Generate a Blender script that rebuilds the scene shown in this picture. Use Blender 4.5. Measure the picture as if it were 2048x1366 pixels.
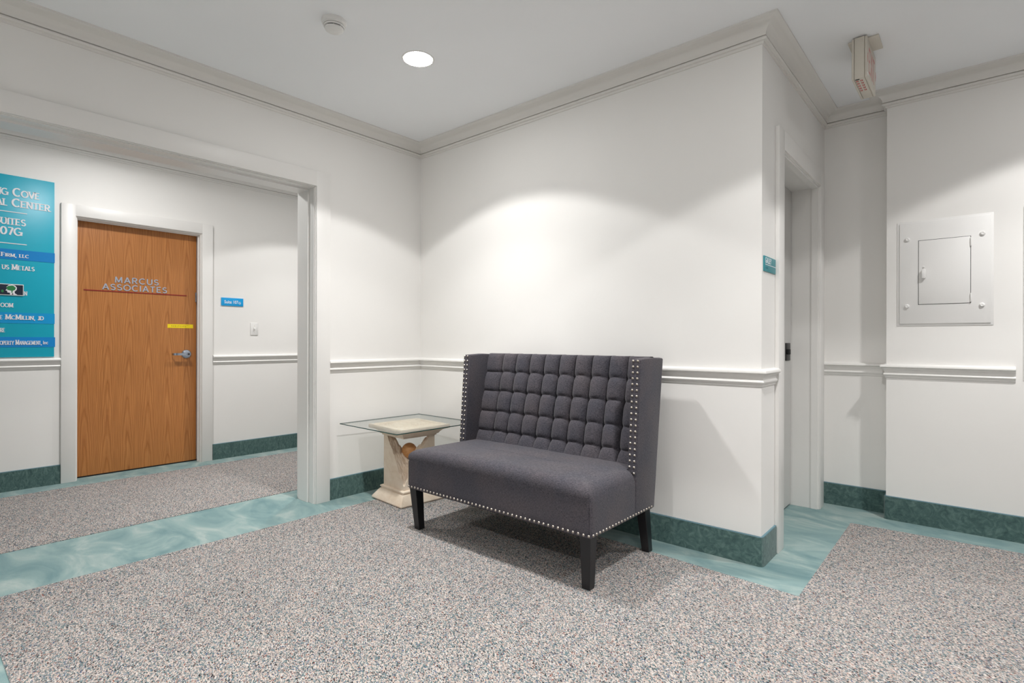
import bpy, bmesh, math, random
from mathutils import Vector, Matrix

random.seed(7)
for o in list(bpy.data.objects):
    bpy.data.objects.remove(o, do_unlink=True)
scene = bpy.context.scene
COL = scene.collection

# ------------------------------------------------------------------ camera
CAM = Vector((3.5083, -2.8953, 1.1375))
FPX, YAW, PITCH, ROLL = 1079.935, 0.7129, -0.0005, 0.0025
_fw = Vector((-math.sin(YAW)*math.cos(PITCH), math.cos(YAW)*math.cos(PITCH), math.sin(PITCH)))
_rt = Vector((math.cos(YAW), math.sin(YAW), 0))
_up = _rt.cross(_fw)
RT = _rt*math.cos(ROLL) + _up*math.sin(ROLL)
UP = -_rt*math.sin(ROLL) + _up*math.cos(ROLL)
cd = bpy.data.cameras.new('camera')
cam = bpy.data.objects.new('camera', cd)
COL.objects.link(cam)
cd.sensor_width = 36
cd.lens = FPX/2048*36
cd.clip_start = 0.02
M = Matrix((RT, UP, -_fw)).transposed().to_4x4()
M.translation = CAM
cam.matrix_world = M
scene.camera = cam

def wp(u, v, ax, val):
    """point where the pixel's ray meets the plane (coordinate ax) = val"""
    d = _fw + RT*((u-1024)/FPX) + UP*((683-v)/FPX)
    t = (val-CAM[ax])/d[ax]
    return CAM + d*t

# ------------------------------------------------------------------ world / exposure
world = bpy.data.worlds.new('world')
scene.world = world
world.use_nodes = True
bg = world.node_tree.nodes['Background']
bg.inputs[0].default_value = (1.0, 0.985, 0.97, 1)
bg.inputs[1].default_value = 0.12
vs = scene.view_settings
vs.view_transform = 'Standard'
vs.look = 'None'
vs.exposure = 0.64
vs.gamma = 1.0
vs.use_curve_mapping = False
SPOT_W = 150.0        # each downlight lamp
LENS_E = 32.0         # glowing lens of a downlight

# ------------------------------------------------------------------ main dimensions (metres)
H = 2.7434            # ceiling
ZC = 2.645            # underside of crown moulding on the wall
DC = 0.0963           # crown projection
W = 2.676             # length of the back wall
D = 1.4515            # alcove depth
DR = 1.3188           # right wall plane
XR = 3.057            # step of the right wall
XF = -2.010           # corridor far wall
ZB = 0.147            # carpet base height
CAS = 0.0277          # casing projection
YO = -0.945           # right edge of the wide opening
YO2 = -3.60           # its other edge
ZO = 2.213            # head of the wide opening
XB = -0.215           # corridor face of the opening wall

# ------------------------------------------------------------------ materials
def lin(r, g, b):
    f = lambda c: (c/255/12.92) if c/255 <= .04045 else ((c/255+.055)/1.055)**2.4
    return (f(r), f(g), f(b), 1)

class Mat:
    def __init__(s, name, color=(.8, .8, .8, 1), rough=.6, **kw):
        s.m = bpy.data.materials.new(name)
        s.m.use_nodes = True
        s.nt = s.m.node_tree
        s.b = s.nt.nodes['Principled BSDF']
        s.b.inputs['Base Color'].default_value = color
        s.b.inputs['Roughness'].default_value = rough
        for k, v in kw.items():
            s.b.inputs[k.replace('_', ' ')].default_value = v
        s._tc = None
    def n(s, t, **kw):
        x = s.nt.nodes.new('ShaderNode'+t)
        for k, v in kw.items():
            if hasattr(x, k):
                setattr(x, k, v)
            else:
                x.inputs[k].default_value = v
        return x
    def l(s, a, b):
        s.nt.links.new(a, b)
    def coord(s, scale=(1, 1, 1), rot=(0, 0, 0)):
        if not s._tc:
            s._tc = s.n('NewGeometry')
        mp = s.n('Mapping')
        mp.inputs['Scale'].default_value = scale
        mp.inputs['Rotation'].default_value = rot
        s.l(s._tc.outputs['Position'], mp.inputs[0])
        return mp.outputs[0]
    def noise(s, vec, scale, detail=3, rough=.55, dist=0):
        x = s.n('TexNoise')
        x.inputs['Scale'].default_value = scale
        x.inputs['Detail'].default_value = detail
        x.inputs['Roughness'].default_value = rough
        x.inputs['Distortion'].default_value = dist
        s.l(vec, x.inputs['Vector'])
        return x
    def ramp(s, fac, stops, interp='LINEAR'):
        r = s.n('ValToRGB')
        r.color_ramp.interpolation = interp
        e = r.color_ramp.elements
        while len(e) < len(stops):
            e.new(.5)
        for i, (p, c) in enumerate(stops):
            e[i].position = p
            e[i].color = c
        s.l(fac, r.inputs[0])
        return r
    def bump(s, h, strength=.3, dist=.002):
        bp = s.n('Bump')
        bp.inputs['Strength'].default_value = strength
        bp.inputs['Distance'].default_value = dist
        s.l(h, bp.inputs['Height'])
        s.l(bp.outputs[0], s.b.inputs['Normal'])
        return bp
    def mix(s, fac, a, b, mode='MIX'):
        x = s.n('Mix')
        x.data_type = 'RGBA'
        x.blend_type = mode
        for sock, v in ((x.inputs['Factor'], fac), (x.inputs['A'], a), (x.inputs['B'], b)):
            pass
        ins = [i for i in x.inputs if i.enabled]
        fs, as_, bs = ins[0], ins[1], ins[2]
        for sock, v in ((fs, fac), (as_, a), (bs, b)):
            if hasattr(v, 'is_linked'):
                s.l(v, sock)
            else:
                sock.default_value = v
        return [o for o in x.outputs if o.enabled][0]

def paint(name, col, rough, bump=.12, sc=260):
    m = Mat(name, col, rough)
    c = m.coord()
    n1 = m.noise(c, sc, 2)
    m.bump(n1.outputs[0], bump, .001)
    n2 = m.noise(c, 1.3, 2)
    r = m.ramp(n2.outputs[0], [(.35, tuple(x*.975 for x in col[:3])+(1,)), (.7, col)])
    m.l(r.outputs[0], m.b.inputs['Base Color'])
    return m.m

M_WALL = paint('wall_paint', (.885, .87, .845, 1), .55)
M_CEIL = paint('ceiling_paint', (.935, .948, .965, 1), .8)
M_TRIM = paint('trim_paint', (.85, .835, .81, 1), .40, .03, 120)
M_CROWN_SHADED = paint('crown_paint_shaded', (.80, .78, .745, 1), .45, .03, 120)  # beige trim paint; ambient-occlusion shade put into its darker tone
M_DOORW = paint('grey_white_paint', (.62, .61, .59, 1), .45, .05, 150)
M_PANEL = paint('panel_paint', (.87, .86, .845, 1), .42, .05, 200)

def speckle():
    m = Mat('speckled_carpet', rough=.95)
    c = m.coord((1, 1, 1), (0, 0, .5))
    mp = m.n('Mapping')
    mp.inputs['Scale'].default_value = (1.0, 1.75, 1)
    m.l(c, mp.inputs[0])
    v = m.n('TexVoronoi')
    v.inputs['Scale'].default_value = 180
    m.l(mp.outputs[0], v.inputs['Vector'])
    sep = m.n('SeparateColor')
    m.l(v.outputs['Color'], sep.inputs[0])
    pal = [(0, lin(56, 54, 57)), (.08, lin(110, 130, 133)), (.30, lin(146, 143, 143)), (.42, lin(190, 176, 167)),
           (.62, lin(206, 192, 182)), (.74, lin(150, 152, 153)), (.83, lin(214, 209, 204)), (.945, lin(146, 92, 80)), (.968, lin(88, 106, 136))]
    r = m.ramp(sep.outputs[0], pal, 'CONSTANT')
    n = m.noise(c, 2.2, 3)
    rr = m.ramp(n.outputs[0], [(.3, (.94, .93, .93, 1)), (.7, (1, 1, 1, 1))])
    out = m.mix(1.0, r.outputs[0], rr.outputs[0], 'MULTIPLY')
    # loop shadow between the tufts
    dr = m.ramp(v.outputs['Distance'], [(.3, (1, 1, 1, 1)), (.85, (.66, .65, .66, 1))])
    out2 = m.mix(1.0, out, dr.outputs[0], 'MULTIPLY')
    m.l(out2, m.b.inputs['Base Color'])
    inv = m.n('Math', operation='SUBTRACT')
    inv.inputs[0].default_value = 1
    m.l(v.outputs['Distance'], inv.inputs[1])
    m.bump(inv.outputs[0], .55, .006)
    m.b.inputs['Specular IOR Level'].default_value = .1
    return m.m
M_SPECK = speckle()

def teal(name, a, b, c_, sc=2.0):
    m = Mat(name, rough=.95)
    c = m.coord((1, 2.1, 1), (0, 0, .35))
    n = m.noise(c, sc, 5, .6, 1.6)
    r = m.ramp(n.outputs[0], [(.3, a), (.52, b), (.75, c_)])
    n2 = m.noise(m.coord(), 420, 2)
    r2 = m.ramp(n2.outputs[0], [(.3, (.72, .74, .74, 1)), (.7, (1.12, 1.12, 1.12, 1))])
    out = m.mix(1.0, r.outputs[0], r2.outputs[0], 'MULTIPLY')
    m.l(out, m.b.inputs['Base Color'])
    m.bump(n2.outputs[0], .5, .004)
    m.b.inputs['Specular IOR Level'].default_value = .1
    m.b.inputs['Sheen Weight'].default_value = .25
    m.b.inputs['Sheen Roughness'].default_value = .5
    return m.m
M_TEAL = teal('teal_carpet', lin(98, 133, 136), lin(130, 157, 156), lin(174, 186, 181))
M_BASE_SHADED = teal('teal_carpet_base_shaded', lin(60, 83, 82), lin(79, 104, 101), lin(104, 128, 124), 22)  # floor's teal darkened: grazing-light shade on the upright pile put into colour
M_BIND = Mat('teal_binding', lin(96, 128, 138), .7).m

def wood():
    m = Mat('oak_veneer', rough=.38)
    # veneer leaves side by side, each with its flame figure
    def mth(op, a, b=None, c=None):
        x = m.n('Math', operation=op)
        for k, v in enumerate((a, b, c)):
            if v is None:
                continue
            if hasattr(v, 'is_linked'):
                m.l(v, x.inputs[k])
            else:
                x.inputs[k].default_value = v
        return x.outputs[0]
    wob = m.noise(m.coord((1, 1, .35)), 4.0, 3, .5)
    sep = m.n('SeparateXYZ')
    m.l(m.coord(), sep.inputs[0])
    y = mth('MULTIPLY_ADD', wob.outputs[0], .06, sep.outputs[1])
    q = mth('DIVIDE', mth('ADD', y, 7.0), .151)
    fr = mth('SUBTRACT', mth('FRACT', q), .5)
    a2 = mth('POWER', mth('MULTIPLY', mth('ABSOLUTE', fr), 2.0), 1.7)
    leafno = mth('MULTIPLY', mth('FLOOR', q), 2.37)
    n2 = m.noise(m.coord((1, 1, .5)), 7, 3, .55)
    f = mth('MULTIPLY_ADD', sep.outputs[2], 3.1, mth('MULTIPLY', a2, 4.6))
    f = mth('ADD', f, mth('MULTIPLY_ADD', n2.outputs[0], 1.2, leafno))
    band = mth('FRACT', f)
    r = m.ramp(band, [(.0, lin(168, 105, 52)), (.12, lin(184, 120, 64)), (.6, lin(194, 130, 72)), (.9, lin(180, 116, 60)), (1, lin(168, 105, 52))])
    g = m.noise(m.coord((1, 1, .018)), 150, 3, .7)
    r2 = m.ramp(g.outputs[0], [(.34, (.78, .74, .70, 1)), (.62, (1.05, 1.05, 1.05, 1))])
    out = m.mix(1.0, r.outputs[0], r2.outputs[0], 'MULTIPLY')
    m.l(out, m.b.inputs['Base Color'])
    m.bump(g.outputs[0], .08, .001)
    return m.m
M_WOOD = wood()

def fabric():
    m = Mat('charcoal_linen', rough=.85)
    c = m.coord()
    n1 = m.noise(m.coord((1, 1, 6)), 95, 3, .7)
    n2 = m.noise(m.coord((6, 6, 1)), 95, 3, .7)
    a = m.n('Math', operation='ADD')
    m.l(n1.outputs[0], a.inputs[0])
    m.l(n2.outputs[0], a.inputs[1])
    r = m.ramp(a.outputs[0], [(.30, lin(32, 35, 43)), (.62, lin(102, 98, 104))])
    a.inputs[0].default_value = 0
    h = m.n('Math', operation='MULTIPLY')
    m.l(a.outputs[0], h.inputs[0])
    h.inputs[1].default_value = .5
    m.nt.links.remove(r.inputs[0].links[0])
    m.l(h.outputs[0], r.inputs[0])
    r.color_ramp.elements[0].position = .36
    r.color_ramp.elements[1].position = .66
    big = m.noise(c, 5, 3)
    rb = m.ramp(big.outputs[0], [(.35, (.88, .90, .94, 1)), (.7, (1.16, 1.08, 1.03, 1))])
    out = m.mix(1.0, r.outputs[0], rb.outputs[0], 'MULTIPLY')
    m.l(out, m.b.inputs['Base Color'])
    m.bump(h.outputs[0], .35, .002)
    m.b.inputs['Sheen Weight'].default_value = .18
    m.b.inputs['Sheen Roughness'].default_value = .4
    m.b.inputs['Specular IOR Level'].default_value = .2
    return m.m
M_FAB = fabric()
M_SEAM = Mat('dark_seam', lin(38, 38, 44), .9).m
M_LEG = Mat('black_lacquer', lin(22, 22, 26), .32).m
M_NAIL = Mat('pewter_nail', lin(178, 170, 160), .32, Metallic=1.0).m
M_CHROME = Mat('satin_chrome', lin(172, 182, 196), .25, Metallic=1.0).m
M_BRONZE = Mat('dark_bronze', lin(40, 38, 38), .4, Metallic=.6).m
M_WHITEP = Mat('white_plastic', (.82, .81, .79, 1), .4).m
M_OFFP = Mat('ivory_plastic', lin(214, 208, 196), .45).m
M_DARK = Mat('dark_gap', (.01, .01, .01, 1), .8).m
M_RED = Mat('red_print', lin(200, 30, 36), .5).m
M_PINK = Mat('faded_red', lin(208, 132, 128), .5).m
M_REDL = Mat('red_line', lin(140, 26, 22), .45).m
M_YEL = Mat('yellow_label', lin(250, 222, 20), .5).m
M_INK = Mat('label_ink', lin(150, 130, 30), .6).m
M_LET = Mat('grey_letter', lin(168, 175, 190), .45).m
M_SIGN = Mat('turquoise_board', lin(0, 170, 196), .38).m
M_BLUE = Mat('blue_strip', lin(0, 134, 208), .38).m
M_BLUE2 = Mat('light_blue_strip', lin(0, 154, 216), .38).m
M_SUITE = Mat('azure_plaque', lin(8, 160, 226), .35).m
M_GAL = Mat('teal_plaque', lin(34, 138, 148), .4).m
M_GAL2 = Mat('teal_dots', lin(24, 118, 130), .4).m
M_LETW = Mat('white_letter', (.86, .86, .90, 1), .45).m
M_NAVY = Mat('navy_plate', lin(28, 36, 56), .4).m
M_GREEN = Mat('leaf_green', lin(40, 130, 70), .6).m
M_BALL = None

def stone():
    m = Mat('cream_travertine', rough=.75)
    c = m.coord()
    n = m.noise(c, 9, 5, .6, .6)
    r = m.ramp(n.outputs[0], [(.25, lin(218, 196, 172)), (.5, lin(232, 214, 194)), (.75, lin(240, 226, 209))])
    m.l(r.outputs[0], m.b.inputs['Base Color'])
    n2 = m.noise(c, 95, 5, .7)
    m.bump(n2.outputs[0], .55, .005)
    return m.m
M_STONE = stone()
def ballm():
    m = Mat('tan_wood_ball', rough=.45)
    n = m.noise(m.coord((1, 1, 4)), 18, 4, .6, .8)
    r = m.ramp(n.outputs[0], [(.35, lin(190, 132, 80)), (.65, lin(222, 166, 110))])
    m.l(r.outputs[0], m.b.inputs['Base Color'])
    return m.m
M_BALL = ballm()

def glass():
    m = bpy.data.materials.new('clear_glass')
    m.use_nodes = True
    nt = m.node_tree
    nt.nodes.clear()
    out = nt.nodes.new('ShaderNodeOutputMaterial')
    tr = nt.nodes.new('ShaderNodeBsdfTransparent')
    tr.inputs[0].default_value = (.955, .972, .966, 1)
    gl = nt.nodes.new('ShaderNodeBsdfGlossy')
    gl.inputs['Roughness'].default_value = .02
    lw = nt.nodes.new('ShaderNodeLayerWeight')
    lw.inputs[0].default_value = .5
    pw = nt.nodes.new('ShaderNodeMath')
    pw.operation = 'POWER'
    pw.inputs[1].default_value = 5
    nt.links.new(lw.outputs['Facing'], pw.inputs[0])
    fr = nt.nodes.new('ShaderNodeMath')
    fr.operation = 'MULTIPLY_ADD'
    fr.inputs[1].default_value = .42
    fr.inputs[2].default_value = .03
    nt.links.new(pw.outputs[0], fr.inputs[0])
    mx = nt.nodes.new('ShaderNodeMixShader')
    nt.links.new(fr.outputs[0], mx.inputs[0])
    nt.links.new(tr.outputs[0], mx.inputs[1])
    nt.links.new(gl.outputs[0], mx.inputs[2])
    nt.links.new(mx.outputs[0], out.inputs[0])
    return m
M_GLASS = glass()
M_GEDGE = Mat('glass_edge_green', lin(16, 74, 70), .15).m

def emis(name, col, e):
    m = Mat(name, (.8, .8, .8, 1), .5)
    m.b.inputs['Emission Color'].default_value = col
    m.b.inputs['Emission Strength'].default_value = e
    return m.m
M_LENS = emis('lit_lens', (1, .99, .975, 1), LENS_E)
M_LENS2 = emis('bright_lit_lens', (1, .99, .975, 1), LENS_E*2.1)

# ------------------------------------------------------------------ mesh helpers
class MB:
    def __init__(s):
        s.v, s.f = [], []
    def add(s, vs_, fs):
        k = len(s.v)
        s.v += [tuple(p) for p in vs_]
        s.f += [tuple(i+k for i in f) for f in fs]
        return s
    def box(s, x0, x1, y0, y1, z0, z1, bev=0, seg=2):
        if bev <= 0:
            vs_ = [(x, y, z) for x in (x0, x1) for y in (y0, y1) for z in (z0, z1)]
            return s.add(vs_, [(0, 1, 3, 2), (4, 6, 7, 5), (0, 4, 5, 1), (2, 3, 7, 6), (0, 2, 6, 4), (1, 5, 7, 3)])
        bm = bmesh.new()
        bmesh.ops.create_cube(bm, size=1)
        bmesh.ops.scale(bm, vec=(x1-x0, y1-y0, z1-z0), verts=bm.verts)
        bmesh.ops.translate(bm, vec=((x0+x1)/2, (y0+y1)/2, (z0+z1)/2), verts=bm.verts)
        bmesh.ops.bevel(bm, geom=list(bm.edges), offset=bev, segments=seg, affect='EDGES', profile=.5)
        return s.bm(bm)
    def bm(s, bm):
        bm.verts.index_update()
        s.add([v.co[:] for v in bm.verts], [[v.index for v in f.verts] for f in bm.faces])
        bm.free()
        return s
    def prism(s, poly, ax, a, b):
        """poly: 2-D points in the two other axes (in order), extruded along ax"""
        n = len(poly)
        def P(p, t):
            q = list(p)
            q.insert(ax, t)
            return q
        s.add([P(p, a) for p in poly]+[P(p, b) for p in poly],
              [tuple(range(n))[::-1], tuple(range(n, 2*n))]+[(i, (i+1) % n, n+(i+1) % n, n+i) for i in range(n)])
        return s
    def lathe(s, prof, c, ax=2, seg=40):
        vs_, fs = [], []
        n = len(prof)
        for i in range(seg):
            a = 2*math.pi*i/seg
            for r, h in prof:
                p = [r*math.cos(a), r*math.sin(a)]
                p.insert(ax, h)
                vs_.append((c[0]+p[0], c[1]+p[1], c[2]+p[2]))
        for i in range(seg):
            j = (i+1) % seg
            for k in range(n-1):
                fs.append((i*n+k, j*n+k, j*n+k+1, i*n+k+1))
        return s.add(vs_, fs)
    def sweep(s, prof, path, caps=True):
        """prof: (projection to the left of the path, z); path: plan points; mitred"""
        n = len(path)
        rings = []
        for i, p in enumerate(path):
            p = Vector(p)
            def nrm(a, b):
                d = (Vector(b)-Vector(a)).normalized()
                return Vector((-d.y, d.x))
            if i == 0:
                m = nrm(path[0], path[1])
            elif i == n-1:
                m = nrm(path[-2], path[-1])
            else:
                a, b = nrm(path[i-1], path[i]), nrm(path[i], path[i+1])
                m = (a+b)/(1+a.dot(b))
            rings.append([(p.x+m.x*o, p.y+m.y*o, z) for o, z in prof])
        k = len(prof)
        vs_ = [q for r in rings for q in r]
        fs = []
        for i in range(n-1):
            for j in range(k):
                jj = (j+1) % k
                fs.append((i*k+j, (i+1)*k+j, (i+1)*k+jj, i*k+jj))
        if caps:
            fs += [tuple(range(k)), tuple(range((n-1)*k, n*k))[::-1]]
        return s.add(vs_, fs)
    def grid(s, fn, nu, nv, cu=False):
        vs_ = [fn(i/nu, j/nv) for i in range(nu+1) for j in range(nv+1)]
        fs = [(i*(nv+1)+j, (i+1)*(nv+1)+j, (i+1)*(nv+1)+j+1, i*(nv+1)+j+1) for i in range(nu) for j in range(nv)]
        return s.add(vs_, fs)

ROOT = {}
def put(name, mb, mat, parent=None, smooth=35, kind=None, label=None, recalc=True):
    off = ROOT.get(parent.name, Vector()) if parent else Vector()
    me = bpy.data.meshes.new(name)
    me.from_pydata([(v[0]-off.x, v[1]-off.y, v[2]-off.z) for v in mb.v], [], mb.f)
    if recalc:
        bm = bmesh.new()
        bm.from_mesh(me)
        bmesh.ops.recalc_face_normals(bm, faces=bm.faces)
        bm.to_mesh(me)
        bm.free()
    if smooth:
        me.polygons.foreach_set('use_smooth', [True]*len(me.polygons))
        me.set_sharp_from_angle(angle=math.radians(smooth))
    for m in (mat if isinstance(mat, (list, tuple)) else [mat]):
        me.materials.append(m)
    o = bpy.data.objects.new(name, me)
    COL.objects.link(o)
    if parent:
        o.parent = parent
        ROOT[o.name] = off
    if kind:
        o['kind'] = kind
    if label:
        o['label'] = label
    return o

def thing(name, loc, label=None, cat=None, group=None, kind=None):
    e = bpy.data.objects.new(name, None)
    COL.objects.link(e)
    e.location = loc
    e.empty_display_size = .1
    ROOT[e.name] = Vector(loc)
    if label:
        e['label'] = label
    if cat:
        e['category'] = cat
    if group:
        e['group'] = group
    if kind:
        e['kind'] = kind
    return e

def struct(name, mb, mat, label=None, smooth=35):
    o = put(name, mb, mat, None, smooth, 'structure', label)
    return o

def inst(me, name, loc, parent, rot=None):
    o = bpy.data.objects.new(name, me)
    COL.objects.link(o)
    o.parent = parent
    o.location = Vector(loc)-ROOT[parent.name]
    if rot:
        o.rotation_euler = rot
    return o

# ------------------------------------------------------------------ room shell
XE, YB = 6.2, -5.0        # how far the lobby is built to the right / behind the camera
YC = 4.0                  # corridor length beyond the opening
b = MB().box(XF-.3, XE, YB, YC, -.12, 0)
floor = struct('floor', b, M_TEAL, 'teal carpet floor with speckled carpet fields let into it')
ROOT['floor'] = Vector()
TF = .003
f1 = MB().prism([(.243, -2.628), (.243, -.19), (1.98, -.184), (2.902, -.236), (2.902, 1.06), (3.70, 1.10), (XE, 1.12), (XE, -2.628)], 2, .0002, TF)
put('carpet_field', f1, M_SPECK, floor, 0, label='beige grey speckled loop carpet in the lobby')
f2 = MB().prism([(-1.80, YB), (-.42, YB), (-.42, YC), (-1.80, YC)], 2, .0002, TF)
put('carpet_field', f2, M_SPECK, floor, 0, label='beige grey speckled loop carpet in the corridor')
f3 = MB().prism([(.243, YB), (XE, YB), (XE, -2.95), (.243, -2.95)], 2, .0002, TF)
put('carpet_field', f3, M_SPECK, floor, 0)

struct('ceiling', MB().box(XF-.3, XE, YB, YC, H, H+.1), M_CEIL)

b = MB().box(XB, 0, YO, YC, 0, H).box(XB, 0, YO2, YO, ZO, H).box(XB, 0, YB, YO2, 0, H)
struct('wall_left', b, M_WALL, smooth=0)
struct('wall_back', MB().box(0, W-.19, 0, .12, 0, H), M_WALL, smooth=0)
# side wall of the alcove with its door opening
AY0, AY1, AZ = .34, 1.25, 2.2
XS = W-.19
b = MB().box(XS, W, 0, AY0, 0, H).box(XS, W, AY1, D+.12, 0, H).box(XS, W, AY0, AY1, AZ, H)
struct('wall_side', b, M_WALL, smooth=0)
struct('wall_alcove', MB().box(W, XR+.1, D, D+.12, 0, H), M_WALL, smooth=0)
struct('wall_right', MB().box(XR, XE, DR, D, 0, H), M_WALL, smooth=0)
# corridor far wall with the wood door's opening
FY0, FY1, FZ = -1.905, -.970, 2.137
b = MB().box(XF-.16, XF, YB, FY0, 0, H).box(XF-.16, XF, FY1, YC, 0, H).box(XF-.16, XF, FY0, FY1, FZ, H)
struct('wall_corridor', b, M_WALL, smooth=0)
struct('wall_corridor_end', MB().box(XF-.16, 0, YC, YC+.1, 0, H), M_WALL, smooth=0)

struct('wall_front', MB().box(0, XE, YB-.12, YB, 0, H), M_WALL, smooth=0)

# crown moulding
def crown_prof():
    p = [(0, H), (0, ZC), (.007, ZC), (.009, ZC+.010), (.0095, ZC+.012), (.020, ZC+.014), (.025, ZC+.020), (.023, ZC+.027), (.013, ZC+.0285), (.013, ZC+.0315), (.022, ZC+.033)]
    for i in range(1, 9):
        a = math.pi/2*i/8
        p.append((.022+.062*(1-math.cos(a)), ZC+.033+.050*math.sin(a)))
    p += [(.089, ZC+.086), (DC, ZC+.089), (DC, H)]
    return p
path = [(XE, DR), (XR, DR), (XR, D), (W, D), (W, 0), (0, 0), (0, YB)]
struct('trim_1', MB().sweep(crown_prof(), path), M_CROWN_SHADED, 'painted crown moulding around the lobby ceiling')
struct('trim_2', MB().sweep(crown_prof(), [(XF, YC), (XF, YB)]), M_TRIM, 'painted crown moulding along the corridor wall')
struct('trim_3', MB().sweep(crown_prof(), [(XB, YB), (XB, YC)]), M_TRIM)

# chair rail
RP = [(0, .908), (.005, .910), (.008, .921), (.013, .925), (.0155, .932), (.013, .939), (.008, .943), (.010, .953), (.016, .962),
      (.0215, .967), (.0215, .9715), (.027, .974), (.031, .979), (.031, .986), (.027, .992), (.015, .996), (0, .999)]
def rail(n, path, label):
    struct('trim_%d' % n, MB().sweep(RP, path), M_TRIM, label)
rail(4, [(W, .235), (W, 0), (0, 0), (0, -.84)], 'white chair rail on the back wall behind the settee')
rail(5, [(3.668, DR), (XR, DR), (XR, D), (W, D)], 'white chair rail under the electrical panel')
rail(6, [(XF, YC), (XF, -.871)], 'white chair rail beside the wood door')
rail(7, [(XF, -1.998), (XF, YB)], 'white chair rail under the directory board')
rail(8, [(XB, -.84), (XB, YC)], None)

# carpet base
BT = .012
BP = [(0, 0), (BT+.003, 0), (BT, .006), (BT, ZB-.006), (BT-.003, ZB-.001), (0, ZB-.001)]
BIND = [(0, ZB-.001), (BT-.002, ZB-.001), (BT-.004, ZB+.003), (0, ZB+.003)]
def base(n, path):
    o = struct('baseboard_'+n, MB().sweep(BP, path), M_BASE_SHADED, 'teal carpet base, shade in its colour')
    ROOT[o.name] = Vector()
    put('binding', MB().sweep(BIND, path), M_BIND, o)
rc = [(W, .235), (W, .012), (W-.004, .003), (W-.012, 0)]
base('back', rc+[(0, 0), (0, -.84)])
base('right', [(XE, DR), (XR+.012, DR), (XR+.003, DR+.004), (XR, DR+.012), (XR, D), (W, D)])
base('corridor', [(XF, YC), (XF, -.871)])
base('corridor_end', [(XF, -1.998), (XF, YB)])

# casings: U of flat boards with stepped inner bead.
def casing(n, ax, plane, sgn, a0, a1, zt, wid, t, label, steps=(), jamb=None):
    """ax 0: wall plane x=plane, runs along y; sgn = side the face looks to"""
    b = MB()
    def bx(p0, p1, c0, c1, z0, z1, bev=0):
        lo, hi = min(p0, p1), max(p0, p1)
        b.box(lo, hi, c0, c1, z0, z1, bev)
    bx(plane, plane+sgn*t, a0-wid, a0, 0, zt+wid, .002)
    bx(plane, plane+sgn*t, a1, a1+wid, 0, zt+wid, .002)
    bx(plane, plane+sgn*t, a0-.002, a1+.002, zt, zt+wid, .002)
    for e, p0, p1 in steps:
        P0, P1 = plane+sgn*p0, plane+sgn*p1
        bx(P0, P1, a0-.001, a0+e, 0, zt+.001)
        bx(P0, P1, a1-e, a1+.001, 0, zt+.001)
        bx(P0, P1, a0+e, a1-e, zt-e, zt+.001)
    struct('trim_%d' % n, b, M_TRIM, label)
casing(9, 0, 0, 1, YO2, YO, ZO, .105, CAS, 'wide white casing around the corridor opening',
       [(.0045, -.002, .016), (.009, -.030, .004), (.006, -.066, -.030), (.017, -.190, -.066), (.008, XB-.002, -.190)])
casing(10, 0, XB, -1, YO2, YO, ZO, .105, CAS, None)
casing(11, 0, XF, 1, FY0, FY1, FZ, .092, .024, 'white casing around the wood door',
       [(.005, -.004, .012), (.012, -.030, .003), (.020, -.048, -.030), (.004, -.14, -.048)])
casing(12, 0, W, 1, AY0, AY1, 2.197, .105, .021, 'white casing around the alcove door',
       [(.005, -.004, .012), (.016, -.035, .003), (.010, -.19, -.035)])

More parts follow.
